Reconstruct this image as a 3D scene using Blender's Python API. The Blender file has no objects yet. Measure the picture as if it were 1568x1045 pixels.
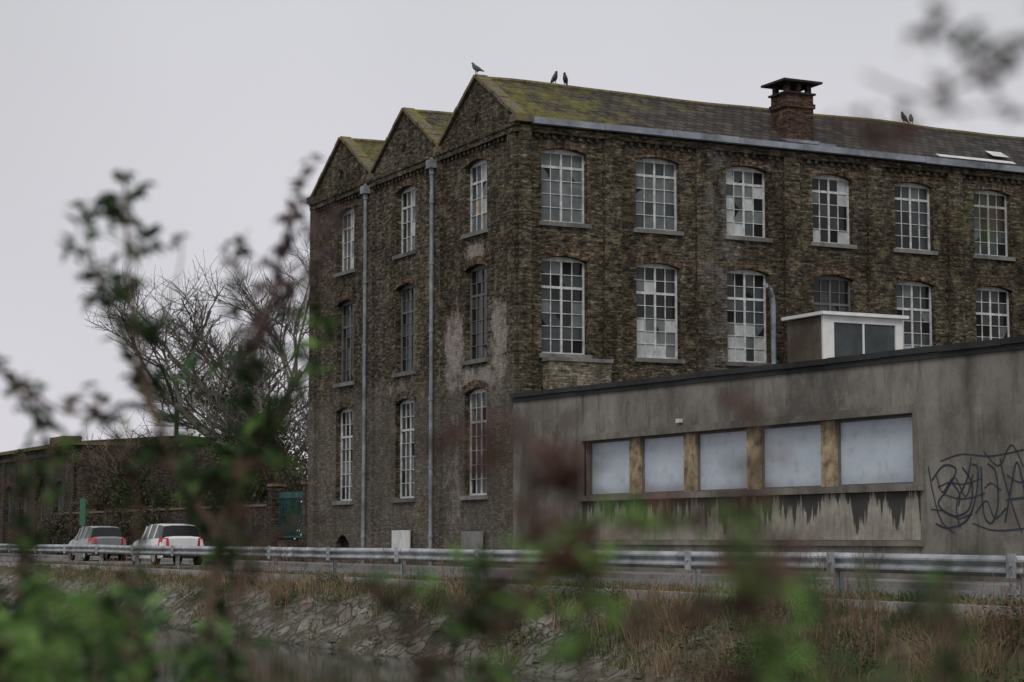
import bpy, math, random
from mathutils import Vector, noise
random.seed(7)
R = random.random
def U(a,b): return a+(b-a)*random.random()
scene=bpy.context.scene

# ------------------------------------------------------------------ helpers
class MB:
    def __init__(s): s.v=[]; s.f=[]; s.m=[]; s.c=[]
    def add(s,vs,fs,mi=0,col=None):
        o=len(s.v); s.v.extend(vs)
        for f in fs: s.f.append(tuple(i+o for i in f)); s.m.append(mi)
        s.c.extend([col or (1,1,1,1)]*len(vs))
    def quad(s,a,b,c,d,mi=0,col=None): s.add([a,b,c,d],[(0,1,2,3)],mi,col)
    def box(s,x0,x1,y0,y1,z0,z1,mi=0):
        x0,x1=min(x0,x1),max(x0,x1); y0,y1=min(y0,y1),max(y0,y1); z0,z1=min(z0,z1),max(z0,z1)
        s.add([(x0,y0,z0),(x1,y0,z0),(x1,y1,z0),(x0,y1,z0),(x0,y0,z1),(x1,y0,z1),(x1,y1,z1),(x0,y1,z1)],
              [(0,3,2,1),(4,5,6,7),(0,1,5,4),(1,2,6,5),(2,3,7,6),(3,0,4,7)],mi)
    def tube(s,pts,rad,n=6,mi=0,col=None,cap=True):
        pts=[Vector(p) for p in pts]
        if not isinstance(rad,(list,tuple)): rad=[rad]*len(pts)
        vs=[];fs=[]
        for i,p in enumerate(pts):
            if i==0: t=pts[1]-pts[0]
            elif i==len(pts)-1: t=pts[-1]-pts[-2]
            else: t=pts[i+1]-pts[i-1]
            if t.length<1e-9: t=Vector((0,0,1))
            t.normalize()
            ref=Vector((1,0,0)) if abs(t.x)<.8 else Vector((0,1,0))
            a=t.cross(ref).normalized(); b=t.cross(a)
            for k in range(n):
                an=2*math.pi*k/n
                vs.append(tuple(p+a*math.cos(an)*rad[i]+b*math.sin(an)*rad[i]))
        for i in range(len(pts)-1):
            for k in range(n):
                k2=(k+1)%n
                fs.append((i*n+k,i*n+k2,(i+1)*n+k2,(i+1)*n+k))
        if cap:
            fs.append(tuple(range(n))[::-1]); fs.append(tuple((len(pts)-1)*n+k for k in range(n)))
        s.add(vs,fs,mi,col)
    def leaf(s,p,d,L,w,col,mi=0,droop=.3):
        d=Vector(d).normalized(); up=Vector((U(-.5,.5),U(-.5,.5),1)).normalized()
        side=d.cross(up)
        if side.length<1e-3: side=Vector((1,0,0))
        side.normalize(); n=side.cross(d)
        p=Vector(p); m=p+d*L*.45
        tip=p+d*L-n*L*droop
        a=m+side*w*.5+n*w*.15; b=m-side*w*.5+n*w*.15
        s.add([tuple(p),tuple(a),tuple(tip),tuple(b)],[(0,1,2),(0,2,3)],mi,col)
    def build(s,name,mats,parent=None,smooth=False,color=False):
        me=bpy.data.meshes.new(name); me.from_pydata(s.v,[],s.f)
        for m in mats: me.materials.append(m)
        me.polygons.foreach_set("material_index",s.m)
        if smooth: me.polygons.foreach_set("use_smooth",[True]*len(s.f))
        if color:
            ca=me.color_attributes.new("Col",'FLOAT_COLOR','POINT')
            fl=[x for c in s.c for x in c]; ca.data.foreach_set("color",fl)
        me.update()
        ob=bpy.data.objects.new(name,me); scene.collection.objects.link(ob)
        if parent: ob.parent=parent
        return ob
def empty(name):
    e=bpy.data.objects.new(name,None); scene.collection.objects.link(e); return e

class NT:
    def __init__(s,name,rough=.85,spec=.25):
        s.mat=bpy.data.materials.new(name); s.mat.use_nodes=True
        s.nt=s.mat.node_tree; s.b=s.nt.nodes['Principled BSDF']
        s.b.inputs['Roughness'].default_value=rough
        s.b.inputs['Specular IOR Level'].default_value=spec
    def n(s,t,**k):
        nd=s.nt.nodes.new(t)
        for a,b in k.items(): setattr(nd,a,b)
        return nd
    def l(s,a,b): s.nt.links.new(a,b)
    def setin(s,sock,v):
        if isinstance(v,(int,float)): sock.default_value=v
        elif isinstance(v,(tuple,list)):
            sock.default_value=tuple(v)+((1,) if len(v)==3 and len(sock.default_value)==4 else ())
        else: s.l(v,sock)
    def math(s,op,a,b=0,c=None,clamp=False):
        nd=s.n('ShaderNodeMath',operation=op,use_clamp=clamp)
        s.setin(nd.inputs[0],a); s.setin(nd.inputs[1],b)
        if c is not None: s.setin(nd.inputs[2],c)
        return nd.outputs[0]
    def mix(s,f,a,b,mode='MIX'):
        nd=s.n('ShaderNodeMix',data_type='RGBA',blend_type=mode)
        s.setin(nd.inputs[0],f); s.setin(nd.inputs[6],a); s.setin(nd.inputs[7],b)
        return nd.outputs[2]
    def ramp(s,f,lo,hi):
        nd=s.n('ShaderNodeMapRange',clamp=True); s.setin(nd.inputs[0],f)
        nd.inputs[1].default_value=lo; nd.inputs[2].default_value=hi
        return nd.outputs[0]
    def pos(s):
        g=s.n('ShaderNodeNewGeometry'); s.geo=g
        x=s.n('ShaderNodeSeparateXYZ'); s.l(g.outputs['Position'],x.inputs[0])
        return g.outputs['Position'],x.outputs[0],x.outputs[1],x.outputs[2]
    def noise(s,vec,scale,detail=5,rough=.6):
        nd=s.n('ShaderNodeTexNoise'); nd.inputs['Scale'].default_value=scale
        nd.inputs['Detail'].default_value=detail; nd.inputs['Roughness'].default_value=rough
        if vec is not None: s.l(vec,nd.inputs['Vector'])
        return nd.outputs[0]
    def comb(s,x,y,z=0.0):
        nd=s.n('ShaderNodeCombineXYZ'); s.setin(nd.inputs[0],x); s.setin(nd.inputs[1],y); s.setin(nd.inputs[2],z)
        return nd.outputs[0]
    def wallu(s,X,Y):
        nx=s.n('ShaderNodeSeparateXYZ'); s.l(s.geo.outputs['True Normal'],nx.inputs[0])
        a=s.math('GREATER_THAN',s.math('ABSOLUTE',nx.outputs[0]),.5)
        ia=s.math('SUBTRACT',1.0,a)
        return s.math('ADD',s.math('MULTIPLY',Y,a),s.math('MULTIPLY',X,ia))
    def bump(s,h,st=.5,dist=.02):
        nd=s.n('ShaderNodeBump'); nd.inputs['Strength'].default_value=st; nd.inputs['Distance'].default_value=dist
        s.l(h,nd.inputs['Height']); s.l(nd.outputs[0],s.b.inputs['Normal'])
    def col(s,c): s.setin(s.b.inputs['Base Color'],c)

def plain(name,c,rough=.7,spec=.3,var=.35,scale=3,metal=0):
    m=NT(name,rough,spec); p,x,y,z=m.pos()
    n=m.noise(p,scale,6)
    f=m.ramp(n,.3,.72)
    dk=tuple(v*(1-var) for v in c); lt=tuple(min(1,v*(1+var*.6)) for v in c)
    m.col(m.mix(f,dk,lt)); m.b.inputs['Metallic'].default_value=metal
    return m.mat

def brick_mat(name,c1,c2,mortar,patch=False,bw=.25,rh=.088,soot=.85,light=2.1):
    m=NT(name,.92,.12); p,X,Y,Z=m.pos(); u=m.wallu(X,Y)
    wob=m.noise(p,2.2,3)
    v=m.comb(u,m.math('ADD',Z,m.math('MULTIPLY',wob,.03)))
    bt=m.n('ShaderNodeTexBrick'); m.l(v,bt.inputs['Vector'])
    bt.inputs['Scale'].default_value=1; bt.inputs['Brick Width'].default_value=bw; bt.inputs['Row Height'].default_value=rh
    bt.inputs['Mortar Size'].default_value=.011; bt.inputs['Mortar Smooth'].default_value=.3; bt.inputs['Bias'].default_value=-.2
    bt.inputs['Color1'].default_value=c1+(1,); bt.inputs['Color2'].default_value=c2+(1,); bt.inputs['Mortar'].default_value=mortar+(1,)
    v2=m.comb(m.math('MULTIPLY',u,3.4),m.math('MULTIPLY',Z,10.5))
    spk=m.noise(v2,1.0,3,.8)
    c=m.mix(m.ramp(spk,.55,.67),bt.outputs['Color'],tuple(k*light for k in c2))
    c=m.mix(m.ramp(spk,.48,.37),c,tuple(k*.3 for k in c1))
    big=m.noise(p,.35,6,.65)
    c=m.mix(m.ramp(big,.38,.64),c,m.mix(1.0,c,(soot*.64,soot*.61,soot*.57),'MULTIPLY'))
    st=m.noise(m.comb(m.math('MULTIPLY',u,2.2),m.math('MULTIPLY',Z,.35)),1.0,5,.6)
    c=m.mix(m.ramp(st,.47,.70),c,m.mix(1.0,c,(.47,.455,.44),'MULTIPLY'))
    mid=m.noise(p,1.8,5,.7)
    c=m.mix(m.math('MULTIPLY',m.ramp(mid,.54,.68),.5),c,tuple(k*1.7 for k in c2))
    if patch:
        nx=m.math('LESS_THAN',X,.02)
        def blob(cy,cz,ry,rz):
            a=m.math('POWER',m.math('DIVIDE',m.math('SUBTRACT',Y,cy),ry),2.0)
            b=m.math('POWER',m.math('DIVIDE',m.math('SUBTRACT',Z,cz),rz),2.0)
            return m.math('SUBTRACT',1.0,m.math('ADD',a,b))
        n3=m.noise(p,1.6,8,.75)
        k=m.math('MAXIMUM',blob(4.5,6.8,.95,1.6),blob(1.2,6.9,.75,1.7))
        k=m.math('MAXIMUM',k,blob(2.9,5.9,2.3,.5))
        k=m.math('MAXIMUM',k,blob(2.9,9.85,1.0,.4))
        k=m.math('MAXIMUM',k,m.math('MULTIPLY',blob(4.4,3.0,.7,2.0),.4))
        k=m.math('MAXIMUM',k,m.math('MULTIPLY',blob(9.5,6.0,3.5,.4),.3))
        k=m.math('ADD',k,m.math('MULTIPLY',m.math('SUBTRACT',n3,.5),4.4))
        f=m.math('MULTIPLY',m.math('MULTIPLY',m.ramp(k,.2,.8),nx),.8)
        pl=m.mix(m.ramp(m.noise(p,5,6,.75),.35,.65),(.19,.17,.15),(.47,.43,.39))
        c=m.mix(f,c,pl)
        g=m.math('MULTIPLY',m.ramp(m.math('SUBTRACT',6.4,Z),0,1.0),m.math('MULTIPLY',nx,.32))
        c=m.mix(g,c,m.mix(m.ramp(m.noise(p,1.0,6,.7),.35,.65),(.12,.11,.10),(.27,.25,.23)))
        wn=m.math('MULTIPLY',m.ramp(m.math('ABSOLUTE',m.math('SUBTRACT',X,7.1)),.9,.2),m.ramp(m.noise(p,2.2,5),.42,.62))
        c=m.mix(m.math('MULTIPLY',wn,.4),c,(.26,.26,.26))
        dk=m.math('MULTIPLY',m.ramp(m.math('ABSOLUTE',m.math('SUBTRACT',X,9.2)),1.2,.3),.5)
        c=m.mix(dk,c,m.mix(1.0,c,(.45,.42,.4),'MULTIPLY'))
    m.col(c)
    h=m.math('ADD',m.math('MULTIPLY',bt.outputs['Fac'],-1.0),m.math('MULTIPLY',m.noise(p,12,5),1.8))
    m.bump(h,1.0,.04)
    return m.mat

def concrete_mat(name,c,streak=.5,spot=.5):
    m=NT(name,.9,.2); p,X,Y,Z=m.pos(); u=m.wallu(X,Y)
    big=m.noise(p,.35,8,.7)
    fine=m.noise(p,6,8,.8)
    st=m.noise(m.comb(m.math('MULTIPLY',u,1.6),m.math('MULTIPLY',Z,.26)),1.0,8,.70)
    a=tuple(v*.55 for v in c); b=tuple(v*1.3 for v in c)
    k=m.mix(m.ramp(big,.38,.60),a,b)
    k=m.mix(m.math('MULTIPLY',m.ramp(st,.49,.66),streak),k,tuple(v*.34 for v in c))
    k=m.mix(m.math('MULTIPLY',m.ramp(m.noise(p,1.1,8,.78),.54,.64),spot*.9),k,tuple(v*1.7 for v in c))
    k=m.mix(m.math('MULTIPLY',m.ramp(fine,.60,.72),spot),k,tuple(v*2.1 for v in c))
    k=m.mix(m.math('MULTIPLY',m.ramp(fine,.42,.30),.6),k,tuple(v*.4 for v in c))
    m.col(k); m.bump(fine,.6,.03)
    return m.mat

M={}
M['brick']=brick_mat('weathered_brick',(.062,.054,.042),(.175,.145,.10),(.10,.091,.075),patch=True)
M['arch']=brick_mat('arch_brick',(.068,.053,.041),(.20,.145,.095),(.10,.09,.075),bw=.09,rh=.26,soot=.95)
M['brickpale']=brick_mat('pale_brick',(.16,.15,.12),(.33,.295,.22),(.17,.16,.14),soot=1,light=1.5)
M['brickred']=brick_mat('dull_red_brick',(.060,.049,.041),(.11,.083,.066),(.08,.074,.068))
M['brickchim']=brick_mat('chimney_brick',(.075,.044,.036),(.15,.092,.068),(.09,.08,.07),soot=1.1,light=1.5)
M['stone']=concrete_mat('sill_stone',(.16,.158,.15),.5,.4)
M['concrete']=concrete_mat('annex_render',(.180,.168,.149),.75,.38)
M['concframe']=concrete_mat('frame_concrete',(.165,.151,.131),.6,.35)
M['cabin']=concrete_mat('cabin_render',(.135,.115,.092),.5,.3)
M['kerb']=concrete_mat('kerb_concrete',(.27,.26,.25),.3,.3)
M['coping']=concrete_mat('bitumen_coping',(.032,.033,.035),.4,.3)
M['gutter']=plain('zinc_gutter',(.22,.245,.28),.65,.3,.55,1.5)
M['pipe']=plain('painted_downpipe',(.21,.235,.25),.6,.35,.6,2)
M['white']=plain('white_window_paint',(.53,.54,.535),.65,.25,.45,5)
M['darkframe']=plain('dark_window_frame',(.13,.13,.125),.7,.3,.3,4)
M['metal']=plain('galvanised_steel',(.36,.38,.40),.55,.45,.6,1.8,metal=.3)
M['wood']=plain('yellowed_post',(.35,.27,.175),.8,.2,.8,3.5)
M['teal']=plain('teal_paint',(.03,.09,.088),.7,.2,.6,2)
M['board']=plain('white_board',(.57,.57,.57),.7,.2,.25,3)
M['cabinwhite']=plain('cabin_white_paint',(.68,.69,.69),.6,.25,.15,2)
M['black']=plain('dark_void',(.010,.010,.011),.8,.2,.2,3)
M['polemat']=plain('pole_wood',(.06,.07,.05),.9,.2,.3,3)

def glass(name,c,rough,spec=.5,var=.3):
    m=NT(name,rough,spec); p,x,y,z=m.pos()
    n=m.noise(p,1.6,5,.7)
    m.col(m.mix(m.ramp(n,.3,.7),tuple(v*(1-var) for v in c),tuple(v*(1+var) for v in c)))
    m.bump(m.noise(p,3,2),.12,.02)
    return m.mat
M['g_dark']=glass('dark_glass',(.012,.013,.014),.15,.3)
M['g_mid']=glass('dusty_glass',(.038,.046,.049),.3,.35,.45)
M['g_pale']=glass('pale_dusty_glass',(.11,.125,.13),.4,.35,.4)
M['g_white']=glass('whitewashed_glass',(.38,.405,.41),.5,.3,.35)
m=NT('translucent_sheet',.35,.5); p,X,Y,Z=m.pos()
gr=m.noise(m.comb(m.math('MULTIPLY',Y,.5),m.math('MULTIPLY',Z,.8)),1.0,4)
drt=m.noise(p,2.5,7,.75)
c=m.mix(m.ramp(gr,.3,.7),(.35,.40,.46),(.49,.55,.61))
c=m.mix(m.math('MULTIPLY',m.ramp(drt,.52,.72),.55),c,(.20,.21,.22))
c=m.mix(m.math('MULTIPLY',m.ramp(Z,2.45,2.15),.35),c,(.16,.165,.17)); m.col(c); M['g_poly']=m.mat

m=NT('stained_panel',.9,.2); p,X,Y,Z=m.pos()
n1=m.noise(m.comb(m.math('MULTIPLY',Y,1.5),7.3),1.0,4,.8)
L=m.math('MULTIPLY',m.ramp(n1,.38,.66),1.15)
top=m.math('SUBTRACT',2.16,L)
f=m.ramp(m.math('ADD',m.math('SUBTRACT',Z,top),m.math('MULTIPLY',m.math('SUBTRACT',m.noise(p,6,4),.5),.35)),.0,.12)
c0=m.mix(m.ramp(m.noise(p,1.2,7,.75),.35,.65),(.18,.168,.142),(.38,.352,.30))
st=m.noise(m.comb(m.math('MULTIPLY',Y,7.0),m.math('MULTIPLY',Z,.5)),1.0,4,.6)
c0=m.mix(m.math('MULTIPLY',m.ramp(st,.5,.68),.5),c0,(.09,.085,.075))
m.col(m.mix(m.math('MULTIPLY',f,.92),c0,(.032,.032,.031))); m.bump(m.noise(p,8,5),.4,.02); M['stain']=m.mat

def roof_mat():
    m=NT('mossy_slates',.85,.2); p,X,Y,Z=m.pos()
    bt=m.n('ShaderNodeTexBrick'); m.l(m.comb(X,m.math('MULTIPLY',Z,1.85)),bt.inputs['Vector'])
    bt.inputs['Scale'].default_value=1; bt.inputs['Brick Width'].default_value=.36; bt.inputs['Row Height'].default_value=.30
    bt.inputs['Mortar Size'].default_value=.02; bt.inputs['Color1'].default_value=(.028,.026,.027,1); bt.inputs['Color2'].default_value=(.08,.069,.058,1)
    bt.inputs['Mortar'].default_value=(.007,.007,.007,1)
    n=m.noise(p,.9,8,.78)
    near=m.ramp(X,11,0)
    f=m.ramp(m.math('ADD',n,m.math('MULTIPLY',m.math('SUBTRACT',near,.66),.28)),.46,.62)
    moss=m.mix(m.ramp(m.noise(p,4,5,.7),.3,.7),(.038,.044,.013),(.20,.18,.042))
    c=m.mix(m.math('MULTIPLY',f,.88),bt.outputs['Color'],moss)
    lich=m.ramp(m.noise(p,2.3,6,.8),.62,.70)
    c=m.mix(m.math('MULTIPLY',lich,.5),c,(.18,.16,.145))
    m.col(c); m.bump(m.math('ADD',m.math('MULTIPLY',bt.outputs['Fac'],-1.5),m.noise(p,9,5)),1.0,.05)
    return m.mat
M['roof']=roof_mat()
m=NT('mossy_coping_stone',.9,.15); p,X,Y,Z=m.pos()
f=m.ramp(m.noise(p,1.8,7,.75),.48,.60)
m.col(m.mix(f,m.mix(m.ramp(m.noise(p,6,4),.3,.7),(.07,.058,.048),(.19,.155,.12)),(.15,.14,.035))); m.bump(m.noise(p,9,5),.5,.02); M['cope']=m.mat

def vcol_mat(name,trans=.25,rough=.6):
    m=NT(name,rough,.3); a=m.n('ShaderNodeAttribute',attribute_name='Col')
    m.l(a.outputs['Color'],m.b.inputs['Base Color'])
    if trans:
        t=m.n('ShaderNodeBsdfTranslucent'); m.l(a.outputs['Color'],t.inputs['Color'])
        mx=m.n('ShaderNodeMixShader'); mx.inputs[0].default_value=trans
        out=m.nt.nodes['Material Output']; m.l(m.b.outputs[0],mx.inputs[1]); m.l(t.outputs[0],mx.inputs[2]); m.l(mx.outputs[0],out.inputs[0])
    return m.mat
M['leaf']=vcol_mat('leaf',.35); M['twig']=vcol_mat('twig',0,.85)

# ------------------------------------------------------------------ terrain
def ground_profile():
    xs=[-900,-300,-90,-50,-36,-30,-27,-25,-24,-23.2,-22.4,-21.5,-19,-14]
    zs=[-.7,-.7,-.7,-.7,-.7,-.7,-.7,-.72,-.8,-1.3,-1.8,-2.3,-2.6,-2.4]
    x=-12.4
    while x<-7.4:
        if x<-10.6: z=-1.62-(-10.6-x)*.8
        elif x<-8.3: z=-1.62+(x+10.6)/2.3*1.5
        elif x<-7.9: z=-.12+(x+8.3)/.4*.07
        else: z=-.03
        xs.append(x); zs.append(z); x+=.22
    for x in (-7.2,-6,0,10,30,60,150,400,1200): xs.append(x); zs.append(-.02)
    return xs,zs
gx,gz=ground_profile()
def gheight(x):
    for i in range(len(gx)-1):
        if gx[i]<=x<=gx[i+1]:
            t=(x-gx[i])/(gx[i+1]-gx[i]); return gz[i]*(1-t)+gz[i+1]*t
    return 0
def gbump(x,y):
    if -12.4<x<-7.9 :
        k=min(1,(x+12.6)/.5,(-7.9-x)/.5)
        return k*(noise.noise(Vector((x*.9,y*.6,1)))*.18+noise.noise(Vector((x*2.7,y*2.4,5)))*.10)
    return 0
ys=[-900,-400,-200,-110,-80]
y=-60
while y<90: ys.append(y); y+=.4
ys+=[95,110,150,250,500,1200]
g=MB(); vs=[];fs=[]
for yy in ys:
    for xx,zz in zip(gx,gz): vs.append((xx,yy,zz+gbump(xx,yy)))
n=len(gx)
for j in range(len(ys)-1):
    for i in range(n-1): fs.append((j*n+i,j*n+i+1,(j+1)*n+i+1,(j+1)*n+i))
g.add(vs,fs)
m=NT('bank_ground',.95,.12); p,X,Y,Z=m.pos()
wp=m.noise(p,1.5,4,.6)
sv=m.comb(m.math('ADD',m.math('MULTIPLY',Y,1.0),wp),m.math('ADD',m.math('MULTIPLY',Z,2.6),wp))
wv=m.n('ShaderNodeTexVoronoi'); wv.feature='DISTANCE_TO_EDGE'; wv.inputs['Scale'].default_value=2.0; wv.inputs['Randomness'].default_value=.75
m.l(sv,wv.inputs['Vector'])
wc=m.n('ShaderNodeTexVoronoi'); wc.inputs['Scale'].default_value=2.0; wc.inputs['Randomness'].default_value=.75
m.l(sv,wc.inputs['Vector'])
sc=m.n('ShaderNodeSeparateColor'); m.l(wc.outputs['Color'],sc.inputs[0])
stone=m.mix(sc.outputs[0],(.12,.112,.097),(.25,.235,.21))
stone=m.mix(m.math('MULTIPLY',m.ramp(m.noise(p,4,8,.8),.48,.62),.6),stone,(.09,.082,.055))
stone=m.mix(m.math('MULTIPLY',m.ramp(wv.outputs['Distance'],.05,.015),.85),stone,(.035,.033,.024))
soil=m.mix(m.ramp(m.noise(p,3,6,.7),.3,.7),(.045,.038,.027),(.14,.115,.08))
soil=m.mix(m.ramp(m.noise(p,.8,5,.7),.45,.6),soil,(.065,.07,.032))
f=m.math('MULTIPLY',m.ramp(m.noise(p,.9,8,.72),.62,.52),m.ramp(Z,-.3,-.5))
f=m.math('MULTIPLY',f,m.ramp(Y,-30,-20))
soil=m.mix(f,soil,stone)
wet=m.ramp(Z,-1.38,-1.5); soil=m.mix(m.math('MULTIPLY',wet,.8),soil,(.022,.025,.016))
m.col(soil); m.bump(m.math('ADD',m.noise(p,7,6,.7),m.math('MULTIPLY',m.ramp(wv.outputs['Distance'],0,.08),f)),.9,.06)
g.build('ground',[m.mat],smooth=True)

w=MB(); w.quad((-23.4,-700,-1.46),(-10.0,-700,-1.46),(-10.0,900,-1.46),(-23.4,900,-1.46))
m=NT('canal_water',.05,.35); p,X,Y,Z=m.pos(); m.col((.016,.021,.014))
m.bump(m.noise(m.comb(m.math('MULTIPLY',X,2.5),Y),1.8,4,.6),.10,.03)
w.build('canal_water',[m.mat])

r=MB(); r.quad((-6.7,-500,.004),(-1.9,-500,.004),(-1.9,900,.004),(-6.7,900,.004))
m=NT('asphalt',.85,.3); p,X,Y,Z=m.pos(); m.col(m.mix(m.ramp(m.noise(p,1.2,7,.7),.3,.7),(.10,.10,.10),(.17,.17,.17))); m.bump(m.noise(p,30,3),.4,.01)
r.build('road',[m.mat])
r=MB(); r.box(-1.9,-.16,-500,900,-.05,.12); r.build('pavement',[concrete_mat('pavement_slab',(.19,.185,.18),.2,.3)])
r=MB(); r.box(-8.25,-7.98,-300,400,-.2,.03); r.build('kerb_stones',[M['kerb']])
r=MB()
r.quad((-6.55,-500,.008),(-6.43,-500,.008),(-6.43,900,.008),(-6.55,900,.008))
yy=-120
while yy<200: r.quad((-4.32,yy,.008),(-4.2,yy,.008),(-4.2,yy+3,.008),(-4.32,yy+3,.008)); yy+=9
r.build('road_markings',[plain('road_paint',(.6,.6,.58),.7,.2,.3,4)])

# ------------------------------------------------------------------ walls with openings
def P(axis,c,u,z,off=0.0):
    return (c-off,u,z) if axis=='X' else (u,c-off,z)
def pbox(mb,axis,c,u0,u1,z0,z1,o0,o1,mi=0):
    if axis=='X': mb.box(c-o0,c-o1,u0,u1,z0,z1,mi)
    else: mb.box(u0,u1,c-o0,c-o1,z0,z1,mi)
def wall(mb,axis,c,u0,u1,z0,z1,ops,depth=.24,mi=0):
    us=sorted(set([u0,u1]+[o[0] for o in ops]+[o[1] for o in ops]))
    zs=sorted(set([z0,z1]+[o[2] for o in ops]+[o[3] for o in ops]))
    for i in range(len(us)-1):
        for j in range(len(zs)-1):
            um=(us[i]+us[i+1])/2; zm=(zs[j]+zs[j+1])/2
            if any(o[0]<um<o[1] and o[2]<zm<o[3] for o in ops): continue
            mb.quad(P(axis,c,us[i],zs[j]),P(axis,c,us[i+1],zs[j]),P(axis,c,us[i+1],zs[j+1]),P(axis,c,us[i],zs[j+1]),mi)
    for a,b,lo,hi,rise in ops:
        N=8; arc=[]
        for k in range(N+1):
            t=k/N; arc.append((a+(b-a)*t, hi-rise*(2*t-1)**2))
        for k in range(N):
            if rise>0:
                mb.quad(P(axis,c,arc[k][0],arc[k][1]),P(axis,c,arc[k+1][0],arc[k+1][1]),P(axis,c,arc[k+1][0],hi),P(axis,c,arc[k][0],hi),mi)
            mb.quad(P(axis,c,*arc[k]),P(axis,c,*arc[k+1]),P(axis,c,*arc[k+1],-depth),P(axis,c,*arc[k],-depth),mi)
        mb.quad(P(axis,c,a,lo),P(axis,c,a,hi-rise),P(axis,c,a,hi-rise,-depth),P(axis,c,a,lo,-depth),mi)
        mb.quad(P(axis,c,b,lo),P(axis,c,b,hi-rise),P(axis,c,b,hi-rise,-depth),P(axis,c,b,lo,-depth),mi)
        mb.quad(P(axis,c,a,lo),P(axis,c,b,lo),P(axis,c,b,lo,-depth),P(axis,c,a,lo,-depth),mi)
def archband(mb,axis,c,a,b,hi,rise,th=.24,proud=.014,ext=.12,mi=0):
    N=10; A=[]
    for k in range(N+1):
        t=k/N; u=a-ext+(b-a+2*ext)*t; s=(u-(a+b)/2)/((b-a)/2)
        z=hi-rise*s*s+.004
        A.append((u,z))
    for k in range(N):
        (ua,za),(ub,zb)=A[k],A[k+1]
        mb.quad(P(axis,c,ua,za,proud),P(axis,c,ub,zb,proud),P(axis,c,ub,zb+th,proud),P(axis,c,ua,za+th,proud),mi)
        mb.quad(P(axis,c,ua,za+th,proud),P(axis,c,ub,zb+th,proud),P(axis,c,ub,zb+th,0),P(axis,c,ua,za+th,0),mi)
        mb.quad(P(axis,c,ua,za,proud),P(axis,c,ub,zb,proud),P(axis,c,ub,zb,0),P(axis,c,ua,za,0),mi)
# 0 frame white,1 dark frame,2 dark,3 mid,4 pale,5 white,6 wood,7 hole(black interior)
WM=[M['white'],M['darkframe'],M['g_dark'],M['g_mid'],M['g_pale'],M['g_white'],M['wood'],M['black']]
def window(mb,axis,c,a,b,lo,hi,cols,rows,pick,frame=0,bar=.036,transom=None,rec=.20):
    pbox(mb,axis,c,a,a+.06,lo,hi,-rec,-rec-.08,frame); pbox(mb,axis,c,b-.06,b,lo,hi,-rec,-rec-.08,frame)
    pbox(mb,axis,c,a+.06,b-.06,lo,lo+.07,-rec,-rec-.08,frame); pbox(mb,axis,c,a+.06,b-.06,hi-.15,hi,-rec,-rec-.08,frame)
    A,B,LO,HI=a+.06,b-.06,lo+.07,hi-.15
    for i in range(1,cols):
        u=A+(B-A)*i/cols; wd=bar*(1.9 if (cols%2==0 and i==cols//2) else .7)
        pbox(mb,axis,c,u-wd/2,u+wd/2,LO,HI,-rec-.01,-rec-.06,frame)
    for j in range(1,rows):
        z=LO+(HI-LO)*j/rows; wd=bar*(2.1 if j==transom else .6)
        pbox(mb,axis,c,A,B,z-wd/2,z+wd/2,-rec-.014,-rec-.057,frame)
    for i in range(cols):
        for j in range(rows):
            k=pick(i,j,cols,rows)
            u0=A+(B-A)*i/cols; u1=A+(B-A)*(i+1)/cols; z0=LO+(HI-LO)*j/rows; z1=LO+(HI-LO)*(j+1)/rows
            t=[U(-.008,.008) for _ in range(2)]
            mb.quad(P(axis,c,u0,z0,-rec-.045+t[0]),P(axis,c,u1,z0,-rec-.045+t[1]),P(axis,c,u1,z1,-rec-.045+t[1]*.5),P(axis,c,u0,z1,-rec-.045-t[0]),k)
            if k in (3,4) and R()<.14:
                o=-rec-.03; cx=u0 if R()<.5 else u1; cz=z0 if R()<.5 else z1; su=(u1-u0)*U(.4,.9)*(1 if cx==u0 else -1); sz=(z1-z0)*U(.4,.9)*(1 if cz==z0 else -1)
                mb.add([P(axis,c,cx,cz,o),P(axis,c,cx+su,cz,o),P(axis,c,cx+su*.4,cz+sz*.5,o),P(axis,c,cx,cz+sz,o)],[(0,1,2,3)],7)

fac=empty('brick_factory')
LX=44.0; GY=16.9; EZ=13.55; PK=15.30
rows=[(2.3,5.62),(6.50,9.48),(10.50,12.78)]
DX=3.295
sx=[1.60+DX*k for k in range(13)]
W=MB(); AR=MB(); SI=MB(); WN=MB()
ops=[]
def choose(ws):
    t=R()*sum(ws.values())
    for k,v in ws.items():
        t-=v
        if t<=0: return k
    return k
for ci,x in enumerate(sx):
    for ri,(lo,hi) in enumerate(rows):
        a,b=x-.79,x+.79
        ops.append((a,b,lo,hi,.14)); archband(AR,'Y',0,a,b,hi,.14)
        pbox(SI,'Y',0,a-.1,b+.1,lo-.13,lo,.09,-.15)
        if ri==2:
            base=[{4:8,3:3},{4:7,3:4,7:.4},{4:4,5:3,3:3,7:1.2},{2:5,4:2,5:4,3:2,7:1},{3:5,4:1,2:4},{4:1,3:5,2:4,7:1}][ci%6]
            pk=lambda i,j,c,r,base=base: choose(base)
            window(WN,'Y',0,a,b,lo,hi,4,5,pk,0,transom=4)
        elif ri==1:
            def pk(i,j,c,r,ci=ci):
                if ci==0: return choose({3:7,4:2,2:3,7:1})
                if j<=2 and ci in (1,2): return choose({5:6,4:4,3:1,7:.4})
                if j<=1 and ci==4: return choose({5:6,4:4,2:1})
                if ci==3: return choose({2:5,3:3})
                return choose({3:5,4:1.2,2:4,5:.5,7:1.6})
            window(WN,'Y',0,a,b,lo,hi,4,7,pk,1 if ci==3 else 0,transom=5)
        else:
            window(WN,'Y',0,a,b,lo,hi,4,6,lambda i,j,c,r:choose({3:5,2:3}),0,transom=4)
wall(W,'Y',0,0,LX,0,EZ,ops)
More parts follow.
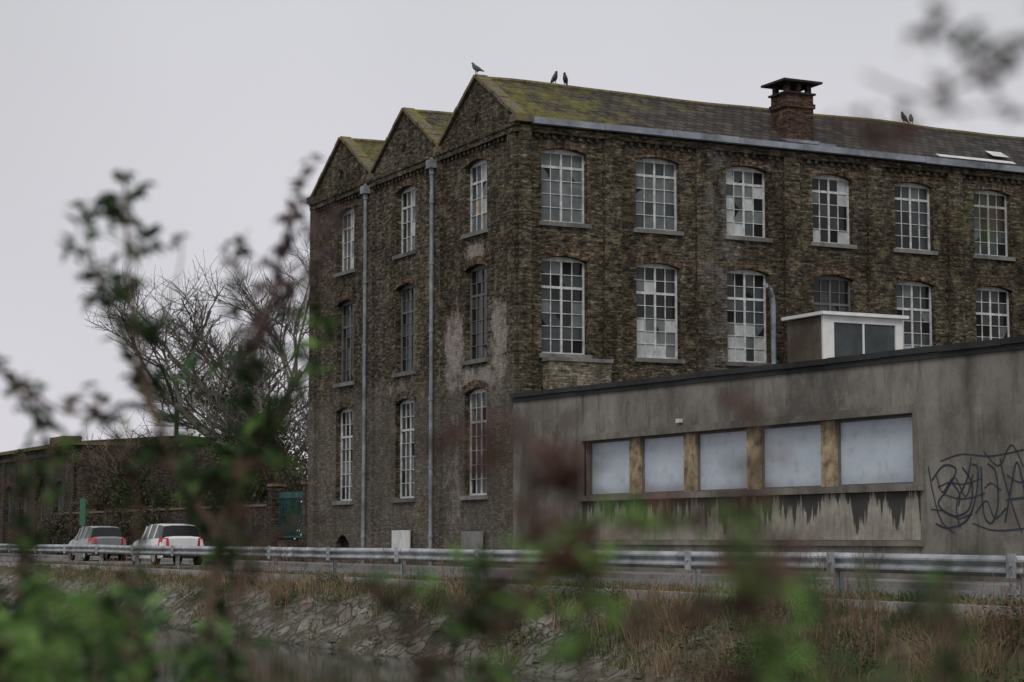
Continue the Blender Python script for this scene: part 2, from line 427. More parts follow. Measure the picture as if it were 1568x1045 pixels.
gyc=[2.88,8.3,13.62]; ops=[]
for ci,yc in enumerate(gyc):
    for ri,(lo,hi) in enumerate(rows):
        a,b=yc-.8,yc+.8
        ops.append((a,b,lo,hi,.14)); archband(AR,'X',0,a,b,hi,.14)
        pbox(SI,'X',0,a-.1,b+.1,lo-.13,lo,.09,-.15)
        if ri==2:
            def pk(i,j,c,r): return choose({5:7,4:2}) if i<c//2 else choose({6:1,3:5,4:2,2:2})
            window(WN,'X',0,a,b,lo,hi,4,4,pk,0,transom=3)
        elif ri==1:
            window(WN,'X',0,a,b,lo,hi,4,7,lambda i,j,c,r:choose({3:4,2:6,7:.5}),1,transom=5)
        else:
            window(WN,'X',0,a,b,lo,hi,4,7,lambda i,j,c,r:choose({3:5,2:4,4:2,7:.5}),0,transom=5)
ops.append((13.1,14.3,.35,1.1,.3))
wall(W,'X',0,0,GY,0,EZ,ops)
BKV=MB(); BKV.box(.2,.22,13.0,14.4,.3,1.2)
GB=[0,5.6,11.2,16.9]
for i in range(3):
    a,b=GB[i],GB[i+1]; mm=(a+b)/2
    W.add([(0,a,EZ),(0,b,EZ),(0,mm,PK)],[(0,1,2)])
    W.add([(LX,a,EZ),(LX,b,EZ),(LX,mm,PK)],[(0,1,2)])
W.quad((0,GY,0),(LX,GY,0),(LX,GY,EZ),(0,GY,EZ)); W.quad((LX,0,0),(LX,GY,0),(LX,GY,EZ),(LX,0,EZ))
BT=EZ-.38
for k in range(13):
    x=1.60+DX*(k+.5)
    if x<LX-.5: pbox(W,'Y',0,x-.3,x+.3,0,BT,.12,0)
pbox(W,'Y',0,.0,.42,0,BT,.119,0)
pbox(W,'Y',0,0,LX,BT,BT+.2,.14,0)
for a,b in ((0.0,.5),(5.3,5.95),(10.9,11.55),(16.35,16.9)):
    pbox(W,'X',0,a,b,0,BT-.02,.1,0)
pbox(W,'X',0,-.14,GY,BT-.02,BT+.16,.13,0)
pbox(W,'X',0,-.141,GY,BT+.16,BT+.26,.17,0)
yy=.8
while yy<16.3:
    if not(5.2<yy<6.1 or 10.8<yy<11.7): pbox(W,'X',0,yy,yy+.12,BT-.14,BT-.023,.08,0)
    yy+=.3
xx=.55
while xx<LX:
    pbox(W,'Y',0,xx,xx+.12,BT-.12,BT-.003,.09,0); xx+=.3
W.build('walls',[M['brick']],fac); AR.build('window_arches',[M['arch']],fac); SI.build('window_sills',[M['stone']],fac); WN.build('windows',WM,fac)
BKV.build('cellar_vent',[M['black']],fac)
AN=MB()
for yc in (2.8,8.4,14.05):
    AN.tube([(-.03,yc-.1,13.95),(-.03,yc+.1,14.25)],.02,5); AN.tube([(-.03,yc+.1,13.95),(-.03,yc-.1,14.25)],.02,5)
AN.build('wall_anchors',[M['black']],fac)
RF=MB()
def sag(x,amp=.06): return amp*math.sin(x*.55)*.5+noise.noise(Vector((x*.35,0,3)))*amp
for i in range(3):
    a,b=GB[i],GB[i+1]; mm=(a+b)/2
    NX=44
    for s,(ya,yb) in enumerate(((a,mm),(b,mm))):
        ye=ya-(.22 if (i==0 and s==0) else 0)
        for k in range(NX):
            x0=.18+(LX-.1)*k/NX; x1=.18+(LX-.1)*(k+1)/NX
            for q in range(4):
                t0=q/4;t1=(q+1)/4
                def pt(x,t):
                    yv=ye+(yb-ye)*t; zv=EZ+.06+(PK-EZ-.02)*t+sag(x)*t
                    if ye!=ya: zv-= .10*(1-t)
                    return (x,yv,zv)
                RF.quad(pt(x0,t0),pt(x1,t0),pt(x1,t1),pt(x0,t1))
RF.build('roof_slates',[M['roof']],fac)
RG=MB()
for i in range(3):
    mm=(GB[i]+GB[i+1])/2
    xx=.3
    while xx<LX:
        RG.tube([(xx,mm,PK+.05+sag(xx)),(xx+.43,mm,PK+.05+sag(xx+.43))],.085,8); xx+=.45
RG.build('ridge_tiles',[M['cope']],fac)
CP=MB()
for i in range(3):
    a,b=GB[i],GB[i+1]; mm=(a+b)/2
    for ya in (a,b):
        N=7; sgn=1 if mm>ya else -1
        L0=Vector((0,ya-.05*sgn,EZ+.04)); L1=Vector((0,mm,PK+.08))
        for k in range(N):
            p0=L0+(L1-L0)*(k/N+.003); p1=L0+(L1-L0)*((k+1)/N-.003)
            d=(L1-L0).normalized()
            up=Vector((0,-d.z,d.y)) if d.y>0 else Vector((0,d.z,-d.y))
            jit=U(-.015,.02); th=.11
            x0,x1=-.10+jit,.32
            vs=[]
            for pp in (p0,p1):
                for xx,h in ((x0,0),(x1,0),(x1,th),(x0,th)):
                    q=pp+up*(h+jit*.7); vs.append((xx,q.y,q.z))
            CP.add(vs,[(0,1,2,3),(4,7,6,5),(0,4,5,1),(1,5,6,2),(2,6,7,3),(3,7,4,0)])
KZ=EZ-.115
CP.box(-.2,.36,-.33,.12,KZ,KZ+.23); CP.box(-.18,.36,16.75,17.1,KZ,KZ+.23)
CP.box(-.15,.3,5.42,5.78,KZ,KZ+.2); CP.box(-.15,.3,11.02,11.38,KZ,KZ+.2)
CP.build('gable_copings',[M['cope']],fac)
GT=MB(); xx=.4
while xx<LX:
    GT.box(xx,xx+2.42,-.36,-.145,EZ-.15+U(-.012,.012),EZ+.05+U(-.012,.012)); xx+=2.44
GT.build('eaves_gutter',[M['gutter']],fac)
DP=MB()
for yy in (5.75,11.32):
    DP.tube([(-.2,yy,13.3),(-.2,yy,9),(-.2,yy,4),(-.2,yy,.1)],.065,8)
    DP.box(-.34,-.1,yy-.17,yy+.17,12.95,13.22); DP.tube([(-.2,yy,12.75),(-.2,yy,12.95)],.09,8)
    for z in (1,3.2,5.4,7.6,9.8,11.8): DP.tube([(-.2,yy,z),(-.2,yy,z+.1)],.085,8)
DP.build('downpipes',[M['pipe']],fac)
EP=MB()
EP.tube([(8.95,-.26,5.2),(8.95,-.26,8.35),(8.9,-.29,8.6),(8.75,-.39,8.8),(8.5,-.54,8.9)],.085,10); EP.build('vent_pipe',[M['gutter']],fac)
CH=MB(); CH.box(9.98,11.03,.35,1.25,12.9,15.4,0); CH.box(9.93,11.08,.3,1.3,14.95,15.1,0)
CH.box(9.91,11.10,.28,1.32,15.4,15.46,1)
for (x,y) in ((10.01,.4),(10.83,.4),(10.01,1.05),(10.83,1.05),(10.43,.4)): CH.box(x,x+.16,y,y+.16,15.46,15.76,0)
CH.box(9.75,11.25,.12,1.5,15.76,15.83,1); CH.add([(9.75,.12,15.83),(11.25,.12,15.83),(11.25,1.5,15.83),(9.75,1.5,15.83),(10.2,.6,15.95),(10.75,.6,15.95),(10.75,1.0,15.95),(10.2,1.0,15.95)],[(0,1,5,4),(1,2,6,5),(2,3,7,6),(3,0,4,7),(4,5,6,7)],1)
CH.box(9.85,11.15,.2,.35,13.7,13.86,2); CH.box(11.05,11.7,.05,.3,13.7,13.78,2)
CH.build('chimney',[M['brickchim'],M['coping'],M['gutter']],fac)
SK=MB()
def roofpt(x,y): 
    t=(y+.22)/3.02; return (x,y,EZ+.0+(PK-EZ)*t+.10)
SK.add([roofpt(18.6,.5),roofpt(19.3,.5),roofpt(19.3,.95),roofpt(18.6,.95)],[(0,1,2,3)],0)
SK.add([roofpt(15.8,-.1),roofpt(19.1,-.1),roofpt(19.1,.12),roofpt(15.8,.12)],[(0,1,2,3)],0)
SK.build('skylight_and_flashing',[M['board']],fac)
BD=MB(); BD.box(-.14,-.1,7.55,9.0,.35,1.25,0); BD.box(-.14,-.1,2.1,3.6,.3,1.2,1); BD.build('wall_boards',[M['board'],M['stone']],fac)
LT=MB(); LT.box(.85,2.95,-.45,0,4.8,6.25,0); LT.box(.8,3.0,-.5,0,6.25,6.36,1); LT.build('pale_brick_infill',[M['brickpale'],M['stone']],fac)

# ------------------------------------------------------------------ annex
an=empty('concrete_annex')
A=MB(); AX=-.15
Y0,Y1=-19.1,-4.4
ya,yb=-34,-.02
def atop(y): return 5.12+.0115*y
wall(A,'X',AX,ya,yb,0,4.6,[(Y0,Y1,2.15,3.66,0)],depth=.3)
A.quad((AX,ya,4.6),(AX,yb,4.6),(AX,yb,atop(yb)),(AX,ya,atop(ya)))
A.quad((14,ya,0),(14,yb,0),(14,yb,atop(yb)),(14,ya,atop(ya)))
A.quad((AX,yb,0),(14,yb,0),(14,yb,atop(yb)),(AX,yb,atop(yb))); A.quad((AX,ya,0),(14,ya,0),(14,ya,atop(ya)),(AX,ya,atop(ya)))
A.quad((AX,ya,atop(ya)-.1),(14,ya,atop(ya)-.1),(14,yb,atop(yb)-.1),(AX,yb,atop(yb)-.1))
A.build('walls',[M['concrete']],an)
B=MB()
pbox(B,'X',AX,Y0-.22,Y1+.22,3.66,3.84,.1,-.05); pbox(B,'X',AX,Y0-.22,Y1+.22,2.0,2.15,.14,-.2)
pbox(B,'X',AX,Y0-.22,Y0,2.15,3.66,.1,-.05); pbox(B,'X',AX,Y1,Y1+.22,2.15,3.66,.1,-.05)
B.build('window_surround',[M['concframe']],an)
C=MB(); yy=ya
def slab(x0,x1,y0,y1,lo,hi):
    z=lambda y:atop(y)
    C.add([(x0,y0,z(y0)+lo),(x1,y0,z(y0)+lo),(x1,y1,z(y1)+lo),(x0,y1,z(y1)+lo),(x0,y0,z(y0)+hi),(x1,y0,z(y0)+hi),(x1,y1,z(y1)+hi),(x0,y1,z(y1)+hi)],
          [(0,3,2,1),(4,5,6,7),(0,1,5,4),(1,2,6,5),(2,3,7,6),(3,0,4,7)])
while yy<yb:
    j=U(-.012,.012); slab(AX-.1+j,AX+.35,yy,min(yy+1.98,yb),.0+j,.13+j); yy+=2
slab(AX-.05,AX-.002,ya,yb,-.12,-.02)
C.build('roof_coping',[M['coping']],an)
S=MB(); pbox(S,'X',AX,Y0-.1,Y1+.1,.95,1.998,.02,0); S.build('stained_panel',[M['stain']],an)
S=MB(); pbox(S,'X',AX,ya,yb,.0,.55,.05,0); pbox(S,'X',AX,Y0-.2,Y1+.2,.82,.94,.07,0)
S.build('plinth',[M['concframe']],an)
pw=MB(); post=[-6.98,-9.75,-12.66,-15.75]
for yp in post: pbox(pw,'X',AX,yp-.28,yp+.28,2.152,3.658,-.1,-.28,0)
pw.build('posts',[M['wood']],an)
gp=MB(); ed=[Y1]+post+[Y0]
for k in range(5):
    hi_=ed[k]-(.28 if k>0 else 0); lo_=ed[k+1]+(.28 if k<4 else 0)
    pbox(gp,'X',AX,lo_,hi_,2.152,3.658,-.22,-.26,0)
    pbox(gp,'X',AX,lo_,hi_,3.60,3.655,-.17,-.219,1); pbox(gp,'X',AX,lo_,hi_,2.155,2.2,-.17,-.219,1)
    pbox(gp,'X',AX,lo_,lo_+.05,2.2,3.6,-.17,-.219,1); pbox(gp,'X',AX,hi_-.05,hi_,2.2,3.6,-.17,-.219,1)
gp.build('window_sheets',[M['g_poly'],M['darkframe']],an)
G=MB()
def spray(pts,wd=.05,off=.004):
    out=[]
    P_=[pts[0]]+pts+[pts[-1]]
    for i in range(1,len(P_)-2):
        for k in range(8):
            t=k/8; p0,p1,p2,p3=P_[i-1],P_[i],P_[i+1],P_[i+2]
            out.append(tuple(.5*((2*p1[j])+(-p0[j]+p2[j])*t+(2*p0[j]-5*p1[j]+4*p2[j]-p3[j])*t*t+(-p0[j]+3*p1[j]-3*p2[j]+p3[j])*t**3) for j in (0,1)))
    out.append(pts[-1])
    for a,b in zip(out[:-1],out[1:]):
        dx,dz=b[0]-a[0],b[1]-a[1]; l=math.hypot(dx,dz) or 1; nx,nz=-dz/l*wd/2,dx/l*wd/2; X0=AX-off
        G.quad((X0,a[0]+nx,a[1]+nz),(X0,b[0]+nx,b[1]+nz),(X0,b[0]-nx,b[1]-nz),(X0,a[0]-nx,a[1]-nz))
gi=0
for pts,wd in (([(-19.6,2.2),(-20.0,2.5),(-20.4,2.4),(-20.1,2.0),(-19.8,1.7),(-20.3,1.45),(-20.8,1.6),(-20.9,2.1),(-20.6,2.45)],.05),
 ([(-19.7,1.3),(-20.1,1.2),(-20.7,1.35),(-21.0,1.8),(-21.1,2.4),(-20.9,2.5)],.05),
 ([(-21.2,2.45),(-21.25,1.5),(-21.5,1.3),(-21.7,1.7),(-21.65,2.3),(-21.4,2.5)],.05),
 ([(-21.9,1.3),(-22.1,2.0),(-22.3,2.5),(-22.5,1.9),(-22.6,1.3)],.05),([(-21.95,1.75),(-22.55,1.8)],.05),
 ([(-20.2,2.2),(-20.5,1.9),(-20.45,1.65)],.045),([(-22.8,2.5),(-22.85,1.4),(-23.3,1.3),(-23.5,1.8),(-23.1,2.1),(-23.4,2.5)],.05),
 ([(-19.8,2.05),(-20.2,2.15),(-20.6,2.1),(-21.2,2.2)],.03),([(-21.3,2.0),(-21.5,2.1),(-21.8,1.95)],.03),
 ([(-19.9,2.6),(-20.6,2.72),(-21.5,2.65),(-22.6,2.75)],.03),([(-20.0,1.9),(-20.6,1.8),(-21.3,1.9)],.03),([(-20.9,1.3),(-21.6,1.15),(-22.7,1.2)],.03),
 ([(-19.5,2.5),(-19.65,1.9),(-19.9,1.35),(-20.3,1.1)],.035),([(-20.9,2.65),(-20.75,2.2),(-20.4,1.7),(-20.5,1.2)],.035),([(-21.8,2.6),(-21.9,2.2),(-22.2,1.5),(-22.4,1.1)],.035),
 ([(-19.75,2.35),(-19.95,1.95),(-20.35,2.25),(-20.7,1.85),(-20.95,2.3)],.03),([(-21.0,1.5),(-21.35,1.75),(-21.6,1.4),(-21.95,1.6)],.03),([(-21.3,2.75),(-21.75,2.45),(-22.15,2.85),(-22.5,2.4)],.03),
 ([(-19.55,1.6),(-20.0,1.55),(-20.45,1.4),(-20.9,1.5)],.025),([(-22.0,2.25),(-22.4,2.1),(-22.75,2.3)],.03)):
    gi+=1; spray(pts,wd,.003+.0006*gi)
G.build('graffiti',[plain('spray_paint',(.036,.042,.058),.7,.2,.4,3)],an)
RC=MB()
RC.box(8.9,11.8,-3.0,-1.1,4.95,7.72,0)
RC.box(8.75,12.0,-3.22,-1.0,7.76,7.86,1)
RC.box(8.85,9.26,-3.08,-3.003,5.6,7.755,1); RC.box(11.58,11.86,-3.08,-3.003,5.6,7.755,1)
RC.box(9.26,11.58,-3.07,-3.003,7.55,7.755,1); RC.box(9.26,11.58,-3.07,-3.003,5.98,6.10,1); RC.box(10.35,10.41,-3.06,-3.003,6.10,7.55,1)
RC.box(9.26,11.58,-3.02,-3.002,6.10,7.55,2); RC.box(9.26,11.58,-3.03,-3.002,5.6,5.98,3)
RC.add([(8.2,-3.0,5.0),(9.3,-3.0,5.0),(8.7,-3.0,6.1),(8.2,-1,5.0),(9.3,-1,5.0),(8.7,-1,6.1)],[(0,1,2),(0,2,5,3),(1,4,5,2)],0)
RC.build('rooftop_cabin',[M['cabin'],M['cabinwhite'],M['g_mid'],M['wood']],an)
lamp=MB(); lamp.box(AX-.12,AX-.0,-9.6,-9.45,3.92,4.02); lamp.build('wall_light',[M['board']],an)

# ------------------------------------------------------------------ guard rail
gr=empty('guard_rail')
GRX=-7.5
prof=[(0,.44),(-.03,.455),(-.085,.50),(-.085,.53),(-.03,.575),(-.012,.595),(-.03,.615),(-.085,.66),(-.085,.69),(-.03,.735),(0,.75)]
B=MB()
posts=[-30.9+4.45*k for k in range(-8,40)]
for k in range(len(posts)-1):
    a,b=posts[k]-.15,posts[k+1]+.0
    dz=noise.noise(Vector((k*1.3,0,0)))*.03; dz2=noise.noise(Vector(((k+1)*1.3,0,0)))*.03; lap=.004*(k%2)
    vs=[(GRX-.06+px-lap,a,pz+dz) for px,pz in prof]+[(GRX-.06+px-lap,b,pz+dz2) for px,pz in prof]
    n_=len(prof)
    B.add(vs,[(i,i+1,n_+i+1,n_+i) for i in range(n_-1)])
B.build('beam',[M['metal']],gr)
Pm=MB()
for yp in posts:
    Pm.box(GRX-.02,GRX+.08,yp-.05,yp-.035,-.3,.72); Pm.box(GRX-.02,GRX+.08,yp+.035,yp+.05,-.3,.72); Pm.box(GRX-.022,GRX-.006,yp-.05,yp+.05,-.3,.72)
    Pm.box(GRX-.145,GRX-.023,yp-.07,yp+.07,.50,.70)
    Pm.box(GRX-.165,GRX-.146,yp-.1,yp+.1,.42,.77)
    Pm.tube([(GRX-.2,yp,.6),(GRX-.10,yp,.6)],.03,8)
Pm.build('posts',[M['metal']],gr)

# ------------------------------------------------------------------ left surroundings
lb=empty('low_brick_building')
L=MB(); LW=MB()
ops=[]
B0,B1=62,114
for k in range(12):
    yc=B0+3+4.2*k; ops.append((yc-.9,yc+.9,2.0,4.3,.2)); window(LW,'X',3,yc-.9,yc+.9,2.0,4.3,4,4,lambda i,j,c,r:choose({2:6,3:2}),1)
wall(L,'X',3,B0,B1,0,6.3,ops); L.quad((3,B0,0),(16,B0,0),(16,B0,6.3),(3,B0,6.3)); L.quad((16,B0,0),(16,B1,0),(16,B1,6.3),(16,B0,6.3)); L.quad((3,B1,0),(16,B1,0),(16,B1,6.3),(3,B1,6.3))
for k in range(13): pbox(L,'X',3,B0+4.2*k-.25,B0+.25+4.2*k,0,5.8,.12,0)
pbox(L,'X',3,B0,B1,5.8,6.0,.14,0)
L.build('walls',[M['brickred']],lb); LW.build('windows',WM,lb)
L=MB(); L.box(2.75,10,B0-.2,B1+.2,6.3,6.5,0); L.add([(3,B0,6.5),(3,B1,6.5),(9.5,B1,7.0),(9.5,B0,7.0),(16,B0,6.5),(16,B1,6.5)],[(0,1,2,3),(3,2,5,4),(0,3,4)],1)
L.box(6,7.2,76,79.5,6.6,7.5,0); L.build('roof',[M['cope'],M['roof']],lb)
bw=empty('boundary_wall')
L=MB(); L.box(1.8,2.1,26,B0,-.1,2.3,0)
for k in range(10): L.box(1.7,2.2,26+3.5*k-.25,26.25+3.5*k,-.1,2.5,0)
L.box(1.75,2.15,26,B0,2.3,2.4,1)
L.box(1.8,2.1,17.2,26,-.1,.9,0)
for yv in (17.5,21.5,25.4): L.box(1.65,2.15,yv,yv+.5,-.1,3.1,0); L.box(1.6,2.2,yv-.05,yv+.55,3.1,3.2,1)
L.build('brickwork',[M['brickred'],M['cope']],bw)
L=MB()
for a,b in ((18.0,21.5),(22.0,25.4)):
    L.box(1.9,1.95,a,b,2.6,2.85); L.box(1.9,1.95,a,b,1.0,1.08)
    yy=a+.1
    while yy<b: L.box(1.905,1.935,yy,yy+.03,1.08,2.6); yy+=.2
L.build('teal_fence_panels',[M['teal']],bw)
up=MB(); up.tube([(4.5,47.5,0),(4.5,47.5,9.0)],[.14,.10],10); up.box(4.44,4.56,46.8,48.2,8.5,8.6)
for q in (46.9,47.3,47.7,48.1): up.tube([(4.5,q,8.6),(4.5,q,8.75)],.04,6)
up.build('utility_pole',[M['polemat']])
gs=empty('green_street_sign'); s_=MB(); s_.tube([(-1.2,44,.1),(-1.2,44,2.9)],.04,8); s_.build('post',[M['metal']],gs); s_=MB(); s_.box(-1.24,-1.2,43.5,44.5,1.6,2.9); s_.build('panel',[plain('green_sign_paint',(.02,.12,.06),.6,.3,.2,3)],gs)

# ------------------------------------------------------------------ cars
tailm=plain('tail_light',(.5,.02,.02),.3,.5,.2,5)
def car(px,py,paint,name):
    e=empty(name); mb=MB()
    S=[(0.0,.70,.78,.72,.62,.34,.62,.93,.95),(.10,.80,.84,.77,.62,.28,.62,.97,1.03),(.42,.82,.86,.80,.60,.26,.62,.98,1.42),(.95,.83,.87,.81,.62,.25,.62,.97,1.48),
       (1.7,.83,.87,.81,.62,.25,.62,.95,1.49),(2.35,.83,.87,.81,.61,.25,.62,.93,1.42),(3.05,.83,.87,.79,.70,.25,.62,.92,.96),(3.7,.81,.85,.74,.60,.26,.60,.82,.86),(4.0,.72,.76,.62,.45,.30,.55,.70,.72)]
    def sec(s):
        l,a,b,c,d,z0,z1,z2,z3=s
        h=[(-a,z0),(-b,z1),(-c,z2),(-d,z3),(-d*.5,z3+.03),(d*.5,z3+.03),(d,z3),(c,z2),(b,z1),(a,z0)]
        return [(px+x,py+l,z) for x,z in h]
    secs=[sec(s) for s in S]
    for i in range(len(S)-1):
        for k in range(9):
            mi=0
            if k in (2,6) and 1<=i<=5: mi=1
            if k in (3,4,5) and i in (1,5): mi=1
            mb.quad(secs[i][k],secs[i+1][k],secs[i+1][k+1],secs[i][k+1],mi)
    for idx in (0,-1): mb.add(secs[idx],[tuple(range(10))],0)
    for l in (.95,1.75,2.35):
        s=[x for x in S if abs(x[0]-l)<.08][0]
        for sg in (-1,1): mb.tube([(px+sg*(s[3]+.005),py+s[0],s[7]),(px+sg*(s[4]+.01),py+s[0],s[8])],.03,4,0)
    mb.build('body',[paint,M['g_dark']],e)
    d=MB()
    d.box(px-.74,px+.74,py-.07,py+.1,.32,.52,0)
    d.box(px-.26,px+.26,py-.085,py-.072,.55,.66,2)
    for sg in (-1,1):
        d.add([(px+sg*.78,py+.04,.66),(px+sg*.52,py-.035,.66),(px+sg*.56,py-.02,1.0),(px+sg*.79,py+.07,1.0),(px+sg*.86,py+.3,.70),(px+sg*.82,py+.3,.96)],[(0,1,2,3),(0,3,5,4)],1)
        d.box(px+sg*.86,px+sg*1.0,py+2.65,py+2.8,.93,1.06,0)
    d.build('bumper_lights_plate',[M['black'],tailm,M['board']],e)
    w_=MB()
    for ly in (.72,3.15):
        for sg in (-1,1):
            w_.tube([(px+sg*.70,py+ly,.31),(px+sg*.885,py+ly,.31)],.31,20,0); w_.tube([(px+sg*.886,py+ly,.31),(px+sg*.895,py+ly,.31)],.19,14,1)
    w_.build('wheels',[M['black'],M['metal']],e)
    return e
car(-4.6,17.6,plain('white_car_paint',(.68,.69,.70),.25,.6,.08,2),'parked_car'); car(-3.0,33,plain('silver_grey_car_paint',(.20,.21,.22),.25,.6,.1,2),'parked_car')

# ------------------------------------------------------------------ birds
birdm=plain('pigeon_feathers',(.10,.10,.105),.8,.2,.5,14)
def bird(x,y,z,h=0.0):
    me=bpy.data.meshes.new('pigeon'); ca,sa=math.cos(h),math.sin(h)
    pts=[(0,0,.15,.075),(.06,0,.20,.065),(.09,0,.26,.036),(.105,0,.30,.036),(.15,0,.295,.008),(-.08,0,.11,.055),(-.16,0,.07,.026),(-.23,0,.03,.016),
         (.0,.03,.08,.014),(.0,.03,.01,.007),(.03,.03,.0,.007),(.0,-.03,.08,.014),(.0,-.03,.01,.007),(.03,-.03,.0,.007)]
    ed=[(0,1),(1,2),(2,3),(3,4),(0,5),(5,6),(6,7),(0,8),(8,9),(9,10),(0,11),(11,12),(12,13)]
    me.from_pydata([(p[0]*ca-p[1]*sa,p[0]*sa+p[1]*ca,p[2]) for p in pts],ed,[])
    ob=bpy.data.objects.new('pigeon',me); scene.collection.objects.link(ob); ob.location=(x,y,z)
    bpy.context.view_layer.objects.active=ob
    ob.modifiers.new('skin','SKIN')
    for i,v in enumerate(me.skin_vertices[0].data): v.radius=(pts[i][3],pts[i][3]); v.use_root=(i==0)
    sb=ob.modifiers.new('sub','SUBSURF'); sb.levels=2; sb.render_levels=2
    me.materials.append(birdm)
    ob.scale=(1.3,1.3,1.2)
def ridgez(x): return PK+.13+sag(x)
bird(-.02,2.8,PK+.19,math.radians(120))
bird(2.75,2.8,ridgez(2.75),math.radians(270)); bird(3.15,2.8,ridgez(3.15),math.radians(230)); bird(16.6,2.8,ridgez(16.6),math.radians(200)); bird(16.9,2.8,ridgez(16.9),math.radians(60))

# ------------------------------------------------------------------ trees
def bare_tree(name,base,height,spread,levels=5,seed=1,ivy=0,red=False,kk=(4,6)):
    rnd=random.Random(seed); mb=MB(); lf=MB()
    def rec(p,d,L,r,lv):
        n=4; pts=[p]; rr=[r]; q=p.copy(); dd=d.copy()
        for i in range(n):
            dd=(dd+Vector((rnd.uniform(-1,1),rnd.uniform(-1,1),rnd.uniform(-.6,.8)))*.2).normalized()
            q=q+dd*L/n; pts.append(q.copy()); rr.append(r*(1-.45*(i+1)/n))
        g=rnd.uniform(.6,1.1); c=(.15*g,.14*g,.12*g,1) if not red else (.15*g,.11*g,.09*g,1)
        mb.tube(pts,rr,6 if lv<2 else 3,0,c,cap=False)
        if ivy and lv<=1:
            for k in range(ivy if lv==0 else ivy//3):
                t=rnd.random()*(1 if lv==0 else .6); i=min(n-1,int(t*n)); a=pts[i].lerp(pts[i+1],t*n-i)
                off=Vector((rnd.gauss(0,1),rnd.gauss(0,1),rnd.gauss(0,1)))*.4
                g=rnd.uniform(.5,1.3); lf.leaf(a+off,(rnd.uniform(-1,1),rnd.uniform(-1,1),rnd.uniform(-1,.3)),.2,.17,(.05*g,.085*g,.025*g,1))
        if lv>=levels: return
        k=rnd.randint(*kk)
        for i in range(k):
            t=rnd.uniform(.3,1) if lv else rnd.uniform(.4,1)
            j=min(n-1,int(t*n)); a=pts[j].lerp(pts[j+1],t*n-j)
            ax=Vector((rnd.uniform(-1,1),rnd.uniform(-1,1),rnd.uniform(-.3,.7)))
            nd=(dd*.75+ax*spread).normalized()
            rec(a,nd,L*rnd.uniform(.5,.8),max(.013,r*.5),lv+1)
    rec(Vector(base),Vector((0,0,1)),height*.38,height*.02,0)
    e=empty(name); mb.build('trunk_and_branches',[M['twig']],e,color=True)
    if lf.f: lf.build('ivy_leaves',[M['leaf']],e,color=True)
bare_tree('bare_tree',(6,38.5,0),20.5,1.0,5,3,ivy=900,kk=(4,6))
bare_tree('bare_tree',(5.2,34.0,0),15.5,1.0,5,21,ivy=1700,kk=(4,5))
bare_tree('bare_tree',(9,49,0),14.0,1.1,5,8,ivy=500,red=True,kk=(4,5))
bare_tree('bare_tree',(4.6,31,0),8.5,1.0,4,12,ivy=700,red=True)
bare_tree('bare_tree',(2.5,47,0),9,1.1,4,17,ivy=400,red=True)
def leafmass(name,items,cols,L=.16,n=900):
    lf=MB()
    for (x,y,z,rx,ry,rz) in items:
        for k in range(n):
            v=Vector((random.gauss(0,1),random.gauss(0,1),random.gauss(0,1)))
            v=v.normalized()*(R()**.4)
            nn=noise.noise(Vector((x+v.x*rx,y+v.y*ry,z+v.z*rz))*.9)
            if nn<-.15: continue
            g=U(.5,1.4); c=random.choice(cols); dd=(U(-1,1),U(-1,1),U(-1,.5))
            lf.leaf((x+v.x*rx,y+v.y*ry,z+v.z*rz),dd,L*U(.6,1.3),L*.7,(c[0]*g,c[1]*g,c[2]*g,1))
    return lf.build(name,[M['leaf']],color=True)
leafmass('hedge',[(3.2,U(24,60),U(1.5,3.4),1.2,2.0,1.5) for _ in range(20)]+[(3.0,19+2*k,1.6,.8,1.4,1.2) for k in range(4)]+[(1.2,U(38,60),U(.6,1.8),.8,1.8,1.0) for _ in range(9)],[(.08,.07,.05),(.06,.075,.035),(.10,.07,.05)],.2,800)
leafmass('ivy',[(2.85,65+U(-3,30),6.2,.25,1.8,.35) for _ in range(9)]+[(2.85,69,4.5,.2,.8,1.6),(2.85,83,4.9,.2,1.2,1.5)],[(.06,.075,.025),(.09,.09,.035)],.2,350)

# ------------------------------------------------------------------ bank vegetation
gr_=MB()
STRAW=[(.33,.265,.165),(.26,.20,.12),(.20,.145,.085),(.40,.32,.205)]; GREEN=[(.08,.12,.035),(.10,.14,.045),(.06,.09,.03)]
def blade(p,h,w,lean,col):
    a=U(0,6.28); sx_,sy_=math.cos(a)*w/2,math.sin(a)*w/2; b=U(0,6.28); lx,ly=math.cos(b)*lean*h,math.sin(b)*lean*h
    x,y,z=p
    gr_.add([(x-sx_,y-sy_,z-.03),(x+sx_,y+sy_,z-.03),(x+lx*.35+sx_*.7,y+ly*.35+sy_*.7,z+h*.6),(x+lx*.35-sx_*.7,y+ly*.35-sy_*.7,z+h*.6),(x+lx,y+ly,z+h*U(.75,1))],[(0,1,2,3),(3,2,4)],0,col)
def clump(x,y,kind,n,hs,sp=.09):
    z=gheight(x)+gbump(x,y)
    for _ in range(n):
        c=random.choice(STRAW if kind==0 else GREEN); g=U(.5,1.2)
        blade((x+random.gauss(0,sp),y+random.gauss(0,sp),z),U(.5,1)*hs,.016,U(.2,1.0),(c[0]*g,c[1]*g,c[2]*g,1))
for _ in range(8500):
    t=R(); y=-48+ (t**1.5)*75; x=U(-10.1,-7.2)
    den=noise.noise(Vector((x*.9,y*.5,9)))
    thr=(.02 if y<-21 else .26) if x<-8.9 else -.45
    if den<thr and R()<(.82 if y<-21 else .96): continue
    kind=0 if R()<(.65 if noise.noise(Vector((x*.5,y*.25,33)))>-.1 else .25) else 1
    clump(x,y,kind,random.randint(7,14),(U(.12,.34) if y<-15 else U(.1,.26)) if x>-8.9 else U(.12,.36))
